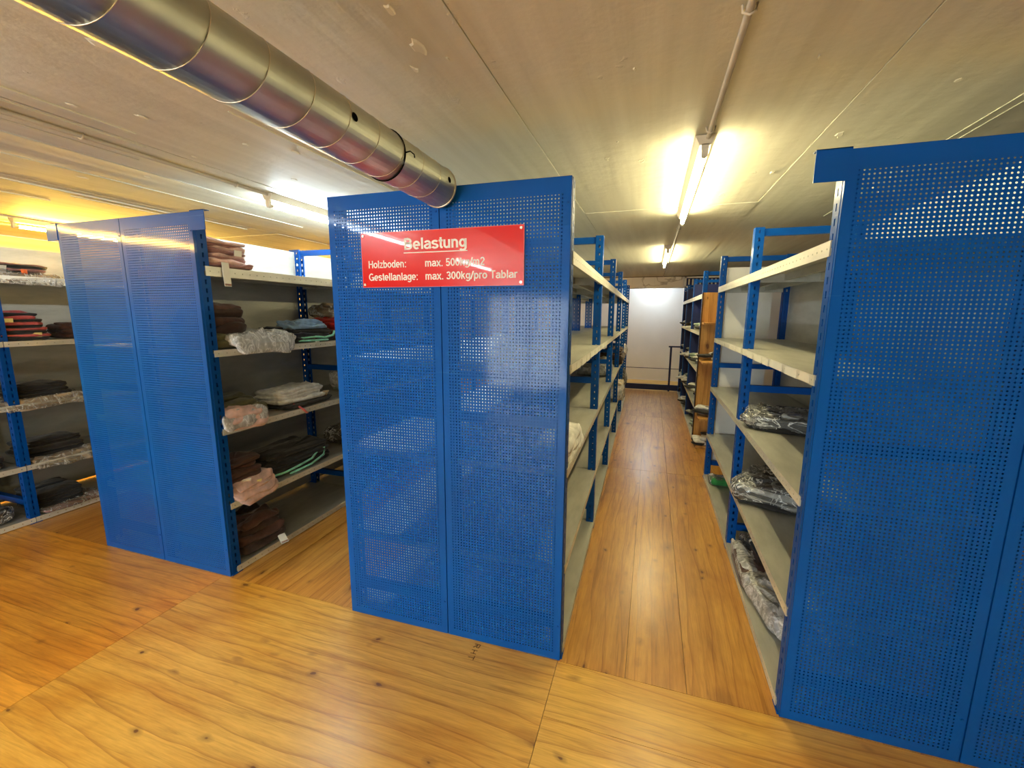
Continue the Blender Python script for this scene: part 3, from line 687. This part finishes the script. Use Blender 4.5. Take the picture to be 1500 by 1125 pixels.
# third shelf
gl('folded_garment', 'olive green garment lying on the third shelf of the left rack', XE-.24, 2.06, .95, .38, .36, .12, 'olive', 10, layers=3, wr=.013, tags=(((.10, .08, .125), R(90), R(80), 'paper', .045, .02),))
gl('bagged_garment', 'pale pink garment in a crumpled clear bag, third shelf of the left rack', XE-.10, 2.02, .95, .26, .30, .075, 'pinkc', 11, layers=2, film='milk', edge=.09, wr=.012)
g12 = gl('folded_garment', 'white folded garment with loose hem, third shelf of the left rack', XE-.19, 2.56, .985, .32, .46, .09, 'whitec', 12, layers=3, wr=.010, tags=(((.17, .20, .05), R(70), R(40), 'sand', .07, .05),))
gl('folded_garment', 'thin black garment under the white one, third shelf of the left rack', XE-.18, 2.60, .95, .34, .50, .03, 'blackc', 13, layers=1, wr=.006)
strap(g12, [(.15, -.12, .0), (.185, -.10, -.02), (.20, -.07, -.05), (.205, -.05, -.075)], 'rose', .008)
g14 = gl('bagged_stack', 'sage green bagged stack tied with white string, behind the red sign panel', XE-.20, 3.30, .95, .30, .26, .17, 'sage', 14, layers=5, film='milk', wr=.008, second='greyc')
strap(g14, [(.17, .02, .0), (.175, .02, .10), (.12, .02, .20), (0, .02, .205)], 'whitec', .0035)
# fourth shelf
g15 = gl('folded_garment', 'wide black folded garment with mint loops, fourth shelf of the left rack', XE-.24, 2.50, .47, .40, .66, .14, 'blackc', 15, layers=4, wr=.010)
strap(g15, [(.18, -.28, .03), (.21, -.18, .035), (.22, -.05, .05), (.215, .07, .06), (.2, .15, .10), (.20, .22, .10), (.21, .2, .05), (.22, .05, .02), (.215, -.15, .012)], 'mint', .009)
gl('folded_garment', 'brown folded garment lying on the pink one, fourth shelf of the left rack', XE-.20, 2.00, .555, .36, .30, .12, 'brown', 16, layers=3, wr=.013,
   tags=(((.20, -.02, .03), R(70), R(35), 'paper', .075, .055), ((.215, .06, .0), R(70), R(40), 'yellowt', .05, .03)))
gl('folded_garment', 'pale pink folded garment hanging over the fourth shelf edge with tags', XE-.14, 2.04, .47, .34, .34, .09, 'pinkc', 17, layers=3, wr=.012, edge=.12,
   tags=(((.15, .08, .05), R(95), R(50), 'paper', .045, .04),))
g18 = gl('bagged_stack', 'dark bagged stack tied with white string, fourth shelf behind the red sign panel', XE-.20, 3.22, .47, .30, .30, .13, 'blackc', 18, layers=3, film='film', wr=.008)
strap(g18, [(.17, .0, .0), (.175, .0, .08), (.10, .0, .16), (0, .0, .165)], 'whitec', .0035)
# floor shelf
gl('folded_garment', 'dark brown crumpled garment with hanging tag on the bottom shelf of the left rack', XE-.20, 2.10, .045, .38, .36, .18, 'dbrown', 19, layers=3, wr=.018, second='brown',
   tags=(((.20, .10, .04), R(70), R(-55), 'paper', .075, .05),))

# far-left rack in amber light
XA = XF
A = [('folded_trousers', 'dark trousers with an orange tag, top shelf of the amber lit rack', -.20, 2.02, 1.93, .32, .42, .07, 'blackc', 31, dict(layers=3, second='mauve', tags=(((.16, .03, .04), R(90), R(-5), 'orange', .11, .035), ((.16, -.08, .06), R(90), R(20)))))
   , ('bagged_garment', 'thin clear bag hanging over the top shelf of the amber lit rack', -.14, 2.06, 1.915, .34, .40, .015, 'sand', 32, dict(layers=1, film='film', edge=.12))
   , ('folded_stack', 'stack of dark pink-edged garments, second shelf of the amber lit rack', -.18, 1.99, 1.43, .34, .30, .22, 'blackc', 33, dict(layers=9, second='rose', wr=.006, tags=(((.175, .06, .06), R(75), R(30), 'yellowt', .09, .05), ((.17, -.09, .17), R(90), R(5), 'yellowt', .03, .06))))
   , ('folded_garment', 'dark garment by the blue panel edge, second shelf of the amber lit rack', -.22, 2.34, 1.43, .28, .20, .11, 'brown', 34, dict(layers=3))
   , ('folded_garment', 'black garment with a pink tag, third shelf of the amber lit rack', -.22, 2.06, .97, .34, .34, .10, 'blackc', 35, dict(layers=3, tags=(((.16, .03, .09), R(90), R(30), 'rose', .05, .025),)))
   , ('bagged_garment', 'clear bagged garment along the third shelf edge of the amber lit rack', -.14, 2.02, .95, .32, .52, .022, 'sand', 36, dict(layers=1, film='film', edge=.12))
   , ('folded_garment', 'black garment in a clear wrap, fourth shelf of the amber lit rack', -.22, 2.08, .49, .34, .38, .12, 'blackc', 37, dict(layers=3))
   , ('bagged_garment', 'clear bag overhanging the fourth shelf of the amber lit rack', -.12, 2.1, .47, .30, .40, .018, 'sand', 38, dict(layers=1, film='film', edge=.10))
   , ('folded_garment', 'black garment with a green tag, bottom shelf of the amber lit rack', -.22, 2.05, .06, .34, .34, .13, 'blackc', 39, dict(layers=3, tags=(((.14, .05, .10), R(90), R(60), 'green', .05, .04),)))
   , ('bagged_garment', 'clear bag on the bottom shelf edge of the amber lit rack', -.12, 2.12, .045, .28, .40, .018, 'mauve', 40, dict(layers=1, film='film'))
   , ('folded_garment', 'dark garment left of the post, bottom shelf of the amber lit rack', -.2, 1.60, .045, .34, .32, .10, 'blackc', 41, dict(layers=2, film='film'))
   , ('folded_garment', 'dark garment left of the post, fourth shelf of the amber lit rack', -.2, 1.62, .47, .34, .32, .10, 'blackc', 42, dict(layers=2))
   , ('folded_garment', 'dark garment left of the post, third shelf of the amber lit rack', -.2, 1.58, .95, .34, .32, .09, 'blackc', 43, dict(layers=2, film='film'))]
for nm, lb, dx, y, z, w_, d_, h_, c, sd, kw in A:
    garment(nm, lb, 'clothes' if 'bag' not in nm else 'bagged clothes', (XA+dx, y, z+.001), w_, d_, h_, c, sd, **kw)

# right rack: dark bundles in clear bags (aisle on their left: droop towards -x)
garment('bagged_bundle', 'dark garments bundled in clear film, third shelf of the right rack', 'bagged clothes', (XRt+.25, 3.02, .951), .44, .36, .085, 'blackc', 51, layers=5, second='greyc', film='film', rz=R(-20), wr=.014, freq=14)
garment('bagged_bundle', 'bulky dark bundle in clear film, fourth shelf of the right rack', 'bagged clothes', (XRt+.26, 3.00, .471), .46, .42, .125, 'blackc', 52, layers=5, second='greyc', film='film', rz=R(-25), wr=.014)
garment('bagged_bundle', 'dark flat bag at the back of the bottom shelf, right rack', 'bagged clothes', (XRt+.27, 2.96, .046), .36, .34, .11, 'blackc', 53, layers=3, film='film', rz=R(10))
garment('bagged_bundle', 'narrow dark bag along the bottom shelf edge, right rack', 'bagged clothes', (XRt+.085, 2.82, .046), .16, .46, .08, 'brown', 54, layers=2, film='milk', wr=.01)
garment('bagged_bundle', 'long clear bag with pale garments, bottom shelf of the right rack', 'bagged clothes', (XRt+.19, 2.42, .046), .30, .44, .09, 'whitec', 55, layers=3, second='blackc', film='milk', rz=R(12), wr=.012)
garment('bagged_bundle', 'blue grey bag beside the panel, bottom shelf of the right rack', 'bagged clothes', (XRt+.36, 2.30, .046), .26, .22, .10, 'sage', 56, layers=3, film='milk', rz=R(20), wr=.01)
garment('green_bag', 'small dark green bag on the bottom shelf of the right rack', 'bag', (XRt+.13, 4.34, .046), .22, .14, .05, 'green', 57, layers=1, film='film')
# middle rack
garment('white_cloth', 'white printed cloth bag on the shelf beside the middle panel', 'bag', (XM-.10, 2.14, .951), .22, .50, .07, 'whitec', 61, layers=2, wr=.012, edge=.08)
for k, (x, y, z, w_, d_, h_, c, f, lb) in enumerate([(-.62, 5.2, .95, .4, .6, .14, 'greyc', 'milk', 'grey bagged heap inside the middle rack beyond the first posts'),
        (-.53, 6.3, .95, .34, .42, .18, 'dbrown', None, 'dark brown heap high on the far end of the middle rack'),
        (-.50, 6.15, .47, .34, .5, .20, 'greyc', 'milk', 'bulging clear bag bursting out of the far middle rack'),
        (-.55, 7.6, .95, .30, .5, .16, 'whitec', 'milk', 'pale bag on the farthest bay of the middle rack'),
        (-.55, 7.5, .47, .36, .5, .2, 'blackc', 'film', 'black bag on the lower far bay of the middle rack')]):
    garment('bagged_bundle' if f else 'garment_heap', lb, 'bagged clothes' if f else 'clothes', (x, y, z+.001), w_, d_, h_, c, 70+k, layers=3, film=f, wr=.02, edge=.15 if f else None, second='sand' if c == 'greyc' else None)
# far right rack: small black and white bundles, built once and copied
def small_bundle(seed, c1, c2):
    V = {}
    rn = random.Random(seed); mbs = {c1: MB(), c2: MB()}
    for i in range(6):
        vv, F = pillow(rn.uniform(.20, .30), rn.uniform(.10, .20), .036, seed*9+i, .006, nu=16, nv=6)
        vv = shift(vv, rn.uniform(-.08, .08), rn.uniform(-.12, .12), (i//2)*.032, rn.uniform(-.6, .6))
        mbs[c1 if i % 2 else c2].arr(vv, F)
    return [(c, mb.mesh('folded_fabric', M[c], True)) for c, mb in mbs.items()]
kinds = [small_bundle(1, 'blackc', 'whitec'), small_bundle(2, 'sage', 'whitec'), small_bundle(3, 'greyc', 'blackc')]
lvl = {0: 'bottom', 1: 'fourth', 2: 'third', 3: 'second'}
bay = ['nearest', 'middle', 'farthest']
kn = ['black and white', 'pale green', 'grey and black']
nb = 0
for zi, z in enumerate(ZS[:4]):
    for bi, (a, b) in enumerate(((6.05, 7.4), (7.4, 8.7), (8.7, 9.6))):
        for q in range(3 if bi < 2 else 2):
            y = a+.2+(b-a-.35)*q/(2 if bi < 2 else 1); kd = (zi+bi+q) % 3
            r_ = empty('garment_bundle', (XRt+.17, y, z+.001), '%s bundle, %s shelf of the far rack, %s in its %s bay' % (kn[kd], lvl[zi], ['near', 'mid', 'far'][q], bay[bi]), 'clothes', 'bundles on the far blue rack', rz=nb*.9)
            for c, me in kinds[kd]: link('folded_fabric', me, r_)
            nb += 1
for k, z in enumerate(PSZ[1:]+[.03]):
    r_ = empty('garment_bundle', (.76, 5.80, z+.001), 'black and white bundle on the %s pine shelf' % ['middle', 'lower', 'bottom'][k], 'clothes', 'bundles on the pine shelves', rz=k*1.7+R(80))
    for c, me in kinds[0]: link('folded_fabric', me, r_)
